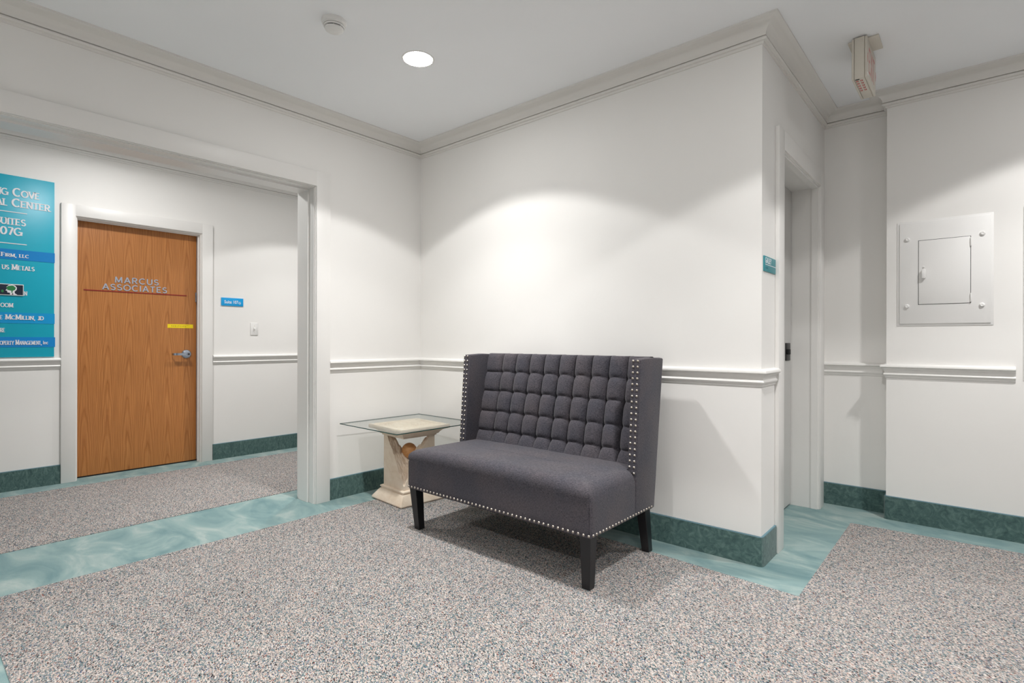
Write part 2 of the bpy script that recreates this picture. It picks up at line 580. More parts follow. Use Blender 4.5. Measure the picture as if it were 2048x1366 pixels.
# ------------------------------------------------------------------ lettering (own stroke font)
def arc(cx, cy, rx, ry, a0, a1, n=14):
    return [(cx+rx*math.cos(math.radians(a0+(a1-a0)*i/n)), cy+ry*math.sin(math.radians(a0+(a1-a0)*i/n))) for i in range(n+1)]
GL = {   # glyph: (width, strokes, serif points)
 'A': (.86, [[(.05, 0), (.43, 1), (.81, 0)], [(.2, .33), (.66, .33)]], [(.05, 0), (.81, 0)]),
 'C': (.86, [arc(.48, .5, .43, .46, 48, 312)], []),
 'D': (.86, [[(.1, 0), (.1, 1)], [(.1, .96)]+arc(.38, .5, .43, .46, 90, -90)+[(.1, .04)]], [(.1, 0), (.1, 1)]),
 'E': (.70, [[(.1, 0), (.1, 1)], [(.1, .95), (.64, .95)], [(.1, .5), (.54, .5)], [(.1, .05), (.66, .05)]], [(.1, 0), (.1, 1)]),
 'F': (.66, [[(.1, 0), (.1, 1)], [(.1, .95), (.62, .95)], [(.1, .5), (.52, .5)]], [(.1, 0), (.1, 1)]),
 'G': (.98, [arc(.48, .5, .43, .46, 48, 350), [(.84, .02), (.84, .46)], [(.50, .44), (.98, .44)]], []),
 'I': (.24, [[(.12, 0), (.12, 1)]], [(.12, 0), (.12, 1)]),
 'J': (.5, [[(.36, 1), (.36, .25)]+arc(.2, .22, .16, .2, 0, -150)], [(.36, 1)]),
 'L': (.62, [[(.1, 0), (.1, 1)], [(.1, .05), (.6, .05)]], [(.1, 0), (.1, 1)]),
 'M': (1.06, [[(.12, 0), (.16, 1), (.53, .1), (.90, 1), (.94, 0)]], [(.12, 0), (.94, 0), (.14, 1), (.92, 1)]),
 'N': (.86, [[(.1, 0), (.1, 1), (.76, 0), (.76, 1)]], [(.1, 0), (.1, 1), (.76, 1)]),
 'O': (.98, [arc(.49, .5, .44, .46, 0, 360, 26)], []),
 'P': (.7, [[(.1, 0), (.1, 1)], [(.1, .96)]+arc(.36, .72, .27, .24, 90, -90)+[(.1, .48)]], [(.1, 0), (.1, 1)]),
 'R': (.78, [[(.1, 0), (.1, 1)], [(.1, .96)]+arc(.38, .72, .26, .24, 90, -90)+[(.1, .48)], [(.34, .48), (.70, 0)]], [(.1, 0), (.1, 1), (.72, 0)]),
 'S': (.68, [arc(.34, .73, .25, .23, 30, 270, 12)[:-1]+arc(.34, .27, .27, .23, 90, -150, 12)], []),
 'T': (.74, [[(.37, 0), (.37, 1)], [(.04, .95), (.70, .95)]], [(.37, 0)]),
 'U': (.84, [[(.1, 1), (.1, .38)]+arc(.42, .36, .32, .32, 180, 360)+[(.74, 1)]], [(.1, 1), (.74, 1)]),
 'V': (.82, [[(.04, 1), (.41, 0), (.78, 1)]], [(.04, 1), (.78, 1)]),
 'X': (.8, [[(.06, 0), (.74, 1)], [(.06, 1), (.74, 0)]], []),
 'Y': (.82, [[(.04, 1), (.41, .45), (.78, 1)], [(.41, 0), (.41, .45)]], [(.04, 1), (.78, 1), (.41, 0)]),
 '0': (.74, [arc(.37, .5, .29, .46, 0, 360, 24)], []),
 '1': (.44, [[(.08, .78), (.24, 1), (.24, 0)]], [(.24, 0)]),
 '7': (.66, [[(.05, .95), (.6, .95), (.26, 0)]], []),
 ',': (.26, [[(.14, .08), (.08, -.16)]], []),
}
def ribbon(mb, pts, T, t, d0, d1, sx):
    pts = [Vector((p[0]*sx, p[1])) for p in pts]
    closed = (pts[0]-pts[-1]).length < 1e-4
    n = len(pts)
    L, R = [], []
    for i in range(n):
        if closed:
            a, c = pts[(i-1) % (n-1)], pts[(i+1) % (n-1)] if i < n-1 else pts[1]
        else:
            a, c = pts[max(i-1, 0)], pts[min(i+1, n-1)]
        d = (c-a)
        d = d.normalized() if d.length > 1e-6 else Vector((1, 0))
        nn = Vector((-d.y, d.x))
        w = (t+(T-t)*abs(d.y))/2
        k = 1.0
        if 0 < i < n-1 and not closed:
            e1 = (pts[i]-pts[i-1]).normalized()
            k = 1/max(.45, abs(Vector((-e1.y, e1.x)).dot(nn)))
            w1 = (t+(T-t)*abs(e1.y))/2
            w = w1
        L.append(pts[i]+nn*w*k)
        R.append(pts[i]-nn*w*k)
    vs_, fs = [], []
    for i in range(n):
        vs_ += [(L[i].x, L[i].y, d0), (R[i].x, R[i].y, d0), (L[i].x, L[i].y, d1), (R[i].x, R[i].y, d1)]
    for i in range(n-1):
        o, q = i*4, i*4+4
        fs += [(o+2, o+3, q+3, q+2), (o, o+2, q+2, q), (o+1, q+1, q+3, o+3)]
    fs += [(0, 1, 3, 2), (n*4-4, n*4-2, n*4-1, n*4-3)]
    mb.add(vs_, fs)
def glyph(ch, T, t, serif, depth, sx=1.0):
    w, st, se = GL[ch]
    m = MB()
    parts = []
    for p in st:
        cur = [p[0]]
        for k in range(1, len(p)):
            cur.append(p[k])
            if k < len(p)-1:
                a = Vector(p[k])-Vector(p[k-1])
                c = Vector(p[k+1])-Vector(p[k])
                if a.length > 1e-6 and c.length > 1e-6 and a.angle(c) > .9:
                    parts.append(cur)
                    cur = [p[k]]
        parts.append(cur)
    for q, p in enumerate(parts):
        ribbon(m, p, T, t, 0, depth*(1+.035*q), sx)
    if serif:
        for q, (x, y) in enumerate(se):
            y0 = -.02 if y < .5 else .935
            m.box(x*sx-.5*T-.11, x*sx+.5*T+.11, y0, y0+.09, 0, depth*(1.16+.02*q))
    return m, w*sx
def text(s, size, small, spacing, T, t, serif, depth, sx=1.0):
    """list of (MB in text units, advance start); upper case = size, lower case = small capitals"""
    out, x = [], 0
    for ch in s:
        if ch == ' ':
            x += .42*size*sx
            continue
        sc = size if (ch.isupper() or ch.isdigit() or ch == ',') else size*small
        m, w = glyph(ch.upper(), T, t, serif, depth/sc, sx)
        m.v = [(x+v[0]*sc, v[1]*sc, v[2]*sc) for v in m.v]
        out.append((ch, m))
        x += w*sc + spacing*size
    return out, x-spacing*size
def place_text(parent, glyphs, width_native, right, base_z, plane, mat, width=None, left=None, name='letter', slope=0, cen=None):
    """text on a wall whose face looks to +x: reading direction +y"""
    k = (width/width_native) if width else 1.0
    wn = width_native*k
    y0 = left if left is not None else (right-wn if right is not None else cen-wn/2)
    for ch, m in glyphs:
        mm = MB()
        mm.f = m.f
        mm.v = [(plane+v[2], y0+v[0]*k, base_z+v[1]) for v in m.v]
        put(name, mm, mat, parent, 0, recalc=True)
def bfont(txt, size, ext, align='LEFT', bold=0.0):
    cu = bpy.data.curves.new('lettering', 'FONT')
    cu.body = txt
    cu.size = size
    cu.extrude = ext
    cu.offset = bold
    cu.align_x = align
    o = bpy.data.objects.new('lettering_tmp', cu)
    COL.objects.link(o)
    dg = bpy.context.evaluated_depsgraph_get()
    me = bpy.data.meshes.new_from_object(o.evaluated_get(dg))
    m = MB()
    m.v = [v.co[:] for v in me.vertices]
    m.f = [tuple(p.vertices) for p in me.polygons]
    bpy.data.objects.remove(o, do_unlink=True)
    bpy.data.meshes.remove(me)
    xs = [v[0] for v in m.v]
    ys = [v[1] for v in m.v]
    m.v = [(v[0]-min(xs), v[1]-min(ys), v[2]) for v in m.v]
    return m, max(xs)-min(xs), max(ys)-min(ys)

# ------------------------------------------------------------------ wood door
XL = -2.10
d1 = thing('door_1', (XL, -1.4375, 0), 'closed oak veneer office door with grey lettering', kind='structure')
put('leaf', MB().box(XL-.045, XL, FY0+.014, FY1-.014, .012, FZ-.014), M_WOOD, d1, 0, label='oak veneer door leaf')
put('threshold_gap', MB().box(XL-.045, XL-.002, FY0+.004, FY1-.004, .0, .012), M_DARK, d1, 0)
g, wn = text('MARCUS', .050, 1, .20, .17, .15, False, .005)
pL, pR = wp(229, 560, 0, XL), wp(317, 565, 0, XL)
zM = wp(229, 565, 0, XL).z
place_text(d1, g, wn, None, zM, XL, M_LET, width=pR.y-pL.y, left=pL.y)
g, wn = text('ASSOCIATES', .050, 1, .20, .17, .15, False, .005)
pL, pR = wp(204.5, 575, 0, XL), wp(333.6, 580, 0, XL)
zA = wp(204.5, 578.6, 0, XL).z
place_text(d1, g, wn, None, zA, XL, M_LET, width=pR.y-pL.y, left=pL.y)
pL, pR = wp(167.3, 579.4, 0, XL), wp(373, 591.5, 0, XL)
put('underline', MB().box(XL, XL+.004, pL.y, pR.y, pL.z-.004, pL.z+.004), M_REDL, d1, 0, label='thin dark red line under the lettering')
pL, pR = wp(335, 648, 0, XL), wp(386, 657, 0, XL)
nt_ = put('notice_strip', MB().box(XL, XL+.0015, pL.y, pR.y, pR.z+.002, pL.z), M_YEL, d1, 0, label='yellow paper strip above the handle')
b = MB()
zt = pL.z
for row in range(2):
    y = pL.y+.03
    while y < pR.y-.03-.03*row:
        w_ = random.uniform(.006, .016)
        b.box(XL+.0015, XL+.0019, y, y+w_, zt-.014-row*.009, zt-.0105-row*.009)
        y += w_+.005
put('fine_print', b, M_INK, nt_, 0)
hp = wp(373.5, 708, 0, XL+.01)
hd = put('lever_handle', MB().lathe([(0, 0), (.041, 0), (.041, .004), (.036, .010), (.024, .013), (.018, .014), (.0, .014)], (XL, hp.y, hp.z), 0, 32), M_CHROME, d1, label='satin chrome lever handle on round rose')
put('neck', MB().lathe([(0, 0), (.014, 0), (.014, .045), (.012, .052), (0, .052)], (XL+.012, hp.y, hp.z), 0, 20), M_CHROME, hd)
b = MB()
lv = [(0, .013, .052), (-.03, .012, .054), (-.06, .0105, .055), (-.09, .010, .054), (-.112, .010, .050), (-.122, .009, .040), (-.126, .009, .022)]
rings = []
for i, (dy, r, dx) in enumerate(lv):
    rings.append([(XL+dx+(.006 if k in (0, 3) else -.006), hp.y+dy, hp.z+(r if k < 2 else -r)) for k in range(4)])
vs_ = [p for r in rings for p in r]
fs = [(i*4+k, i*4+(k+1) % 4, (i+1)*4+(k+1) % 4, (i+1)*4+k) for i in range(len(lv)-1) for k in range(4)]+[(0, 1, 2, 3), tuple(range(len(vs_)-4, len(vs_)))]
b.add(vs_, fs)
put('lever', b, M_CHROME, hd)
put('key_cylinder', MB().lathe([(0, 0), (.008, 0), (.008, .004), (0, .004)], (XL+.062, hp.y, hp.z), 0, 16), M_BRONZE, hd)
put('hinge_knuckle', MB().lathe([(0, 0), (.006, 0), (.006, .09), (0, .09)], (XL+.006, FY1-.018, 1.50), 2, 10), M_CHROME, d1)

# ------------------------------------------------------------------ alcove door
XA = 2.515
d2 = thing('door_2', (XA, .795, 0), 'closed grey white painted door in the alcove', kind='structure')
put('leaf', MB().box(XA-.04, XA, AY0+.014, AY1-.018, .012, AZ-.014), M_DOORW, d2, 0)
lk = put('lock_plate', MB().box(XA, XA+.006, 1.085, 1.195, 1.010, 1.130, .002), M_BRONZE, d2, label='dark bronze lock plate')
put('latch', MB().box(XA+.006, XA+.022, 1.10, 1.14, 1.052, 1.088, .003), M_DARK, lk)

# ------------------------------------------------------------------ recessed downlights
REFLECTOR = [(0, 0), (.50, 0), (.532, .14), (.60, .16), (.66, .19), (.794, .40), (.867, .58), (1, .80)]
WIDE = [(0, 0), (.05, .03), (.25, .12), (.5, .22), (.66, .30), (.8, .5), (1, 1)]
def can(x, y, label, k=1.0, wide=False, lens=M_LENS):
    t = thing('recessed_light', (x, y, H), label, 'ceiling light', 'recessed ceiling lights')
    put('trim_ring', MB().lathe([(.092, 0), (.092, -.0015), (.089, -.003), (.082, -.0025), (.0795, -.001), (.0795, 0)], (x, y, H), 2, 48), M_WHITEP, t)
    put('lens', MB().lathe([(0, -.0065), (.04, -.006), (.065, -.0045), (.0795, -.0025), (.0795, -.0005), (0, -.0005)], (x, y, H), 2, 48), lens, t, label='glowing white lens')
    ld = bpy.data.lights.new('downlight_lamp', 'SPOT')
    ld.energy = SPOT_W*k
    ld.spot_size = math.radians(176 if wide else 130)
    ld.spot_blend = .1
    ld.shadow_soft_size = .045
    ld.color = (1, .988, .972)
    # photometric profile of the reflector: intensity over the cosine of the angle to nadir
    ld.use_nodes = True
    nt = ld.node_tree
    em = nt.nodes['Emission']
    ge = nt.nodes.new('ShaderNodeNewGeometry')
    sp = nt.nodes.new('ShaderNodeSeparateXYZ')
    ab = nt.nodes.new('ShaderNodeMath')
    ab.operation = 'ABSOLUTE'
    rp = nt.nodes.new('ShaderNodeValToRGB')
    prof = WIDE if wide else REFLECTOR
    el = rp.color_ramp.elements
    while len(el) < len(prof):
        el.new(.5)
    for q, (p, v) in enumerate(prof):
        el[q].position = p
        el[q].color = (v, v, v, 1)
    nt.links.new(ge.outputs['Normal'], sp.inputs[0])
    nt.links.new(sp.outputs[2], ab.inputs[0])
    nt.links.new(ab.outputs[0], rp.inputs[0])
    nt.links.new(rp.outputs[0], em.inputs['Strength'])
    lo = bpy.data.objects.new('downlight_lamp', ld)
    COL.objects.link(lo)
    lo.parent = t
    lo.location = (0, 0, -.055)
    return t
can(1.089, -.921, 'round recessed ceiling light glowing white in front of the settee', 1.0, False, M_LENS2)
can(4.05, .50, 'round recessed ceiling light over the passage by the electrical panel', .92)
can(3.15, -1.08, 'round recessed ceiling light over the lobby carpet before the alcove door', 1.0, False, M_LENS2)
can(2.15, -3.8, 'unseen fill light added over the far end of the lobby carpet', 2.0)  # added fill can behind the camera, lifts bounce on ceiling and back wall
can(4.6, -3.3, 'unseen fill light added at the far side of the lobby', 1.9)  # second unseen can, put in for extra bounce light
can(-1.08, -.05, 'round recessed ceiling light in the corridor past the opening', .66)
can(-1.05, -1.70, 'round recessed ceiling light in the corridor in front of the wood door', .58, True)

# ------------------------------------------------------------------ smoke detector
sx, sy = 1.055, -1.43
t = thing('smoke_detector', (sx, sy, H), 'round white smoke detector with dark slotted rim on ceiling', 'smoke detector')
put('mounting_base', MB().lathe([(0, 0), (.060, 0), (.061, -.010), (.058, -.018), (.053, -.021), (.053, -.026), (0, -.026)], (sx, sy, H), 2, 48), M_WHITEP, t)
put('slot_ring', MB().lathe([(0, -.0255), (.042, -.0255), (.040, -.041), (0, -.041)], (sx, sy, H), 2, 48), M_DARK, t, label='dark slotted sensing ring')
put('rim', MB().lathe([(.042, -.028), (.051, -.028), (.0495, -.034), (.042, -.034), (.042, -.028)], (sx, sy, H), 2, 48), M_WHITEP, t)
put('cap', MB().lathe([(0, -.0395), (.0455, -.0385), (.0445, -.045), (.039, -.049), (0, -.050)], (sx, sy, H), 2, 48), M_WHITEP, t)
for k in range(8):
    a = k*math.pi/4+.2
    c, s_ = math.cos(a), math.sin(a)
    m = MB().box(.040, .0475, -.0012, .0012, -.040, -.033)
    m.v = [(sx+v[0]*c-v[1]*s_, sy+v[0]*s_+v[1]*c, H+v[2]) for v in m.v]
    put('rib', m, M_WHITEP, t, 0)

# ------------------------------------------------------------------ exit sign
ex0, ex1, ey0, ey1, ez0, ez1 = 2.996, 3.066, .435, .742, 2.520, 2.738
t = thing('exit_sign', (3.03, .59, H), 'off-white ceiling exit sign with red letters seen from its end', 'exit sign')
put('canopy', MB().box(2.972, 3.112, .475, .640, 2.733, H, .003), M_OFFP, t)
put('housing', MB().box(ex0+.012, ex1-.012, ey0+.001, ey1-.001, ez0+.001, ez1, .004), M_OFFP, t)
fp = put('face_plate', MB().box(ex1-.0115, ex1, ey0, ey1, ez0, ez1-.002, .004), M_OFFP, t)
put('face_plate', MB().box(ex0, ex0+.0115, ey0, ey1, ez0, ez1-.002, .004), M_OFFP, t)
g, wn = text('EXIT', .135, 1, .14, .085, .085, False, .0008)
place_text(t, g, wn, None, ez0+.038, ex1, M_PINK, width=.205, cen=(ey0+ey1)/2)
for sg, yy in ((-1, ey0+.016), (1, ey1-.016)):
    m = MB().prism([(yy, ez0+.08), (yy, ez0+.13), (yy+sg*.010, ez0+.105)], 0, ex1, ex1+.0012)
    put('arrow', m, M_PINK, t, 0)
put('test_label', MB().box(ex1, ex1+.001, ey0+.006, ey0+.03, ez0+.010, ez0+.028), M_WHITEP, t, 0)
put('vent_gap', MB().box(ex0+.016, ex0+.034, ey0+.008, ey0+.016, ez0-.0006, ez0+.002), M_DARK, t, 0)
sl = None
for cx_ in (ex0+.0185, ex0+.0245, ex0+.0375, ex0+.0435):
    for k in range(5):
        cy_ = ey0+.035+k*.034
        m = MB().box(-.0014, .0014, -.008, .008, -.0005, .0015)
        if sl is None:
            sl = put('vent_slot', m, M_RED, t, 0)
            sl.location = Vector((cx_, cy_, ez0))-ROOT[t.name]
            sl.data.transform(Matrix.Translation(ROOT[t.name]))
        else:
            inst(sl.data, 'vent_slot', (cx_, cy_, ez0), t)

# ------------------------------------------------------------------ electrical panel and neighbour
t = thing('electrical_panel', (3.343, DR, 1.24), 'white painted electrical panel with small hinged door and latch', 'electrical panel')
yf = DR
put('trim_frame', MB().box(3.113, 3.573, yf-.004, yf, 1.240, 1.897, .002), M_PANEL, t)
put('cover', MB().box(3.126, 3.562, yf-.010, yf-.004, 1.253, 1.886, .0025), M_PANEL, t)
put('door_reveal', MB().box(3.221, 3.472, yf-.0106, yf-.009, 1.371, 1.771), M_DARK, t, 0)
dr_ = put('door', MB().box(3.2235, 3.4695, yf-.0135, yf-.009, 1.3735, 1.7685, .0015), M_PANEL, t)
put('keyhole_screw', MB().lathe([(0, 0), (.005, 0), (.004, -.003), (0, -.004)], (3.249, yf-.0165, 1.605), 1, 14), M_PANEL, dr_)
lt = put('latch', MB().box(3.239, 3.260, yf-.034, yf-.0165, 1.533, 1.588, .004), M_PANEL, dr_, label='raised paddle latch')
for zz in (1.735, 1.405):
    put('hinge', MB().box(3.4695, 3.4755, yf-.020, yf-.012, zz-.026, zz+.026, .001), M_PANEL, dr_)
for (sx_, sz_) in ((3.166, 1.783), (3.524, 1.778), (3.165, 1.363), (3.522, 1.358)):
    put('screw', MB().lathe([(0, -.010), (.0135, -.010), (.0125, -.016), (.007, -.0205), (.005, -.0195), (0, -.0195)], (sx_, yf, sz_), 1, 20), M_PANEL, t)
t = thing('wall_cabinet', (4.0, DR, .92), 'pale wall panel at the end of the right chair rail', 'wall panel')
put('cover', MB().box(3.699, 4.25, yf-.005, yf, .922, 1.912, .003), M_PANEL, t)
put('door', MB().box(3.735, 4.21, yf-.008, yf-.005, .96, 1.875, .002), M_PANEL, t)

# ------------------------------------------------------------------ wall signs and switch
t = thing('room_sign', (W, .13, 1.5), 'small teal plaque reading GALLEY beside the alcove casing', 'sign')
put('plaque', MB().box(W, W+.006, .022, .226, 1.500, 1.578, .001), M_GAL, t)
m, w_, h_ = bfont('GALLEY', .04, .0004)
k = .105/w_
k2 = .03/h_
m.v = [(W+.0066+v[2], .038+v[0]*k, 1.542+v[1]*k2) for v in m.v]
put('lettering', m, M_LETW, t, 0)
put('rule', MB().box(W+.006, W+.007, .04, .222, 1.5335, 1.5365), M_LETW, t, 0)
for k in range(6):
    for j in range(2):
        put('braille_dot', MB().box(W+.006, W+.0072, .040+k*.008, .0425+k*.008, 1.514+j*.006, 1.517+j*.006), M_GAL2, t, 0)

t = thing('suite_sign', (XF, -.694, 1.47), 'small bright blue plaque reading Suite 107G beside the wood door', 'sign')
put('plaque', MB().box(XF, XF+.008, -.796, -.591, 1.474, 1.552, .001), M_SUITE, t)
m, w_, h_ = bfont('Suite 107', .04, .0004, bold=.0004)
k = .128/w_
k2 = .031/h_
m.v = [(XF+.0086+v[2], -.768+v[0]*k, 1.497+v[1]*k2) for v in m.v]
put('lettering', m, M_LETW, t, 0)
m, w_, h_ = bfont('G', .04, .0004, bold=.0004)
k = .021/w_
k2 = .021/h_
m.v = [(XF+.0086+v[2], -.637+v[0]*k, 1.495+v[1]*k2) for v in m.v]
put('lettering', m, M_LETW, t, 0)

t = thing('light_switch', (XF, -.483, 1.19), 'white toggle light switch plate on the corridor wall', 'light switch')
put('plate', MB().box(XF, XF+.007, -.521, -.445, 1.192, 1.316, .003), M_WHITEP, t)
m = MB().box(0, .016, -.005, .005, -.011, .011, .002)
c, s_ = math.cos(.45), math.sin(.45)
m.v = [(XF+.006+v[0]*c-v[2]*s_, -.483+v[1], 1.254+v[0]*s_+v[2]*c) for v in m.v]
put('toggle', m, M_WHITEP, t)
put('toggle_slot', MB().box(XF+.0065, XF+.0074, -.4885, -.4775, 1.240, 1.268), M_OFFP, t, 0)
for zz in (1.284, 1.224):
    put('screw', MB().lathe([(0, 0), (.003, 0), (.0025, .0015), (0, .0018)], (XF+.007, -.483, zz), 0, 10), M_OFFP, t)

# ------------------------------------------------------------------ directory board
t = thing('directory_sign', (XF, -2.5, 1.0), 'large turquoise directory board with raised white lettering', 'sign')
BX = XF+.012
put('board', MB().box(XF, BX, -2.96, -2.037, 1.007, 2.377, .001), M_SIGN, t)
def zz(u, v):
    return wp(u, v, 0, BX).z
def yy(u):
    return wp(u, 560, 0, BX).y
def strip(u, v0, v1, mat, nm, ext=0):
    put(nm, MB().box(BX, BX+.002, -2.965, -2.0345+ext, zz(u, v1), zz(u, v0)), mat, t, 0)
strip(107, 506.7, 526, M_BLUE, 'name_strip')
strip(107, 627.6, 648, M_BLUE2, 'name_strip')
strip(107, 674.6, 694, M_BLUE, 'name_strip', .003)
def line(s, ur, v0, cap_px, uref, vbase, small=.80, sp=.06, plane=BX, left=None, name='letter'):
    """right end at pixel column ur; cap height in pixels at column uref; baseline pixel vbase at uref"""
    zb = zz(uref, vbase)
    cap = zz(uref, vbase-cap_px)-zb
    g, wn = text(s, cap, small, sp, .24, .12, True, .003)
    wid = (yy(ur)-yy(left[1]))/left[2] if left else None
    if left:
        # left = (index of the letter whose left edge is known, pixel column)
        x0 = min(v[0] for v in g[left[0]][1].v)
        x1 = max(v[0] for v in g[-1][1].v)
        k = (yy(ur)-yy(left[1]))/(x1-x0)
        place_text(t, g, wn, None, zb, plane, M_LETW, width=wn*k, left=yy(ur)-x1*k, name=name)
    else:
        place_text(t, g, wn, yy(ur), zb, plane, M_LETW, name=name)
line('ng Cove', 78.6, 0, 16.5, 24, 391.6, left=(2, 24, 1))
line('al Center', 102, 0, 16.5, 24, 412.8, left=(2, 22.4, 1))
line('Suites', 51.8, 0, 15.8, 24, 449.5, left=(1, -1, 1), small=.8)
line('107G', 45.4, 0, 15.3, 22, 469.8, left=(2, 15.5, 1))
line('Firm, llc', 57.2, 0, 8.0, 4, 512.0, left=(0, .5, 1), plane=BX+.002)
line('us Metals', 69.3, 0, 10.5, 25, 539.3, left=(2, 22, 1))
line('n', 55, 0, 9.8, 50, 591.0, left=(0, 47.6, 1))
line('oom', 27.3, 0, 10, 20, 614.4, left=(0, .5, 1))
line('e McMillin, jd', 87.8, 0, 9.6, 14, 638.6, left=(1, 9.3, 1), plane=BX+.002)
line('re', 9.9, 0, 9.8, 5, 664, left=(1, 4.8, 1))
line('operty Management,', 83.6, 0, 9.2, 33, 689.3, left=(6, 30.3, 1), plane=BX+.002)
m, w_, h_ = bfont('Inc', .03, .0015, bold=.0006)
k = (yy(96)-yy(86.3))/w_
k2 = (zz(90, 681.8)-zz(90, 688.6))/h_
m.v = [(BX+.0035+v[2], yy(86.3)+v[0]*k, zz(90, 688.6)+v[1]*k2) for v in m.v]
put('lettering', m, M_LETW, t, 0)
for (u, v) in ((53.9, 428), (53.5, 490)):
    put('rule', MB().box(BX, BX+.003, yy(u)-.52, yy(u), zz(u, v)-.003, zz(u, v)+.003), M_LETW, t, 0)
# black logo plate
py1, pz0, pz1 = yy(47), zz(46, 592), zz(46, 569.6)
lp = put('logo_plate', MB().box(BX+.005, BX+.009, py1-.34, py1, pz0, pz1, .001), M_WHITEP, t, label='navy logo plate with white head and green tree')
put('plate_field', MB().box(BX+.009, BX+.0095, py1-.335, py1-.004, pz0+.005, pz1-.005), M_NAVY, lp, 0)
def blob(pts, c, s, x0, x1):
    return MB().prism([(c[0]+p[0]*s, c[1]+p[1]*s) for p in pts], 0, x0, x1)
hc = (yy(22), (pz0+pz1)/2)
hh = (pz1-pz0)*.44
head = [(-.15, -1), (-.2, -.62), (-.55, -.6), (-.62, -.25), (-.85, -.2), (-.62, .15), (-.7, .5), (-.4, .88), (.1, 1), (.6, .85), (.85, .45), (.8, 0), (.5, -.35), (.55, -.7), (.95, -1), (.35, -1), (.2, -.6), (.08, -1)]
put('head_emblem', blob(head, hc, hh, BX+.0095, BX+.0102), M_LETW, lp, 0)
crown_ = [(.68*math.cos(a)*(1+.08*math.sin(7*a)), .3+.52*math.sin(a)*(1+.08*math.cos(5*a))) for a in [2*math.pi*i/24 for i in range(24)]]
put('tree_emblem', blob(crown_, hc, hh, BX+.0102, BX+.0107), M_GREEN, lp, 0)
put('trunk_emblem', blob([(.02, -.6), (.1, .1), (.22, .1), (.2, -.6)], hc, hh, BX+.0102, BX+.0106), M_GREEN, lp, 0)
put('leaf_emblem', blob([(-1.28+.2*math.cos(a), -.35+.28*math.sin(a)) for a in [2*math.pi*i/12 for i in range(12)]], hc, hh, BX+.0095, BX+.0102), M_GREEN, lp, 0)

# ------------------------------------------------------------------ settee
SX0, SX1, SYF, SYB = .905, 2.200, -.842, -.43
SZ0 = .252
st = thing('settee', ((SX0+SX1)/2, -.48, 0), 'charcoal tufted wing-back settee with nailhead trim against the back wall', 'settee')
def rounded_box(x0, x1, y0, y1, z0, z1, r, rb, nx, ny, nz):
    """rounded box built from a subdivided cube; radius r at the top, rb at the other edges"""
    bm = bmesh.new()
    faces = []
    grid_ = {}
    def vert(i, j, k):
        key = (i, j, k)
        if key not in grid_:
            grid_[key] = bm.verts.new((i/nx, j/ny, k/nz))
        return grid_[key]
    for i in range(nx):
        for j in range(ny):
            for k in (0, nz):
                bm.faces.new((vert(i, j, k), vert(i+1, j, k), vert(i+1, j+1, k), vert(i, j+1, k)))
    for i in range(nx):
        for k in range(nz):
            for j in (0, ny):
                bm.faces.new((vert(i, j, k), vert(i+1, j, k), vert(i+1, j, k+1), vert(i, j, k+1)))
    for j in range(ny):
        for k in range(nz):
            for i in (0, nx):
                bm.faces.new((vert(i, j, k), vert(i, j+1, k), vert(i, j+1, k+1), vert(i, j, k+1)))
    def warp(t_, n_, rr, L):
        # concentrate samples near both ends
        return .5-.5*math.cos(math.pi*t_)
    for v in bm.verts:
        p = [x0+(x1-x0)*warp(v.co.x, nx, r, x1-x0), y0+(y1-y0)*warp(v.co.y, ny, r, y1-y0), z0+(z1-z0)*warp(v.co.z, nz, r, z1-z0)]
        rr = r if p[2] > (z0+z1)/2 else rb
        lim = lambda c, a, b_, q: min(max(c, a+q), b_-q)
        cz = min(p[2], z1-r) if p[2] > (z0+z1)/2 else max(p[2], z0+rb)
        core = Vector((lim(p[0], x0, x1, rr), lim(p[1], y0, y1, rr), cz))
        # vertical corners keep the small radius
        dv = Vector(p)-core
        if dv.length > 1e-9:
            ext = dv.normalized()*min(rr, max(dv.length, rr))
            v.co = core+ext
        else:
            v.co = Vector(p)
    return bm
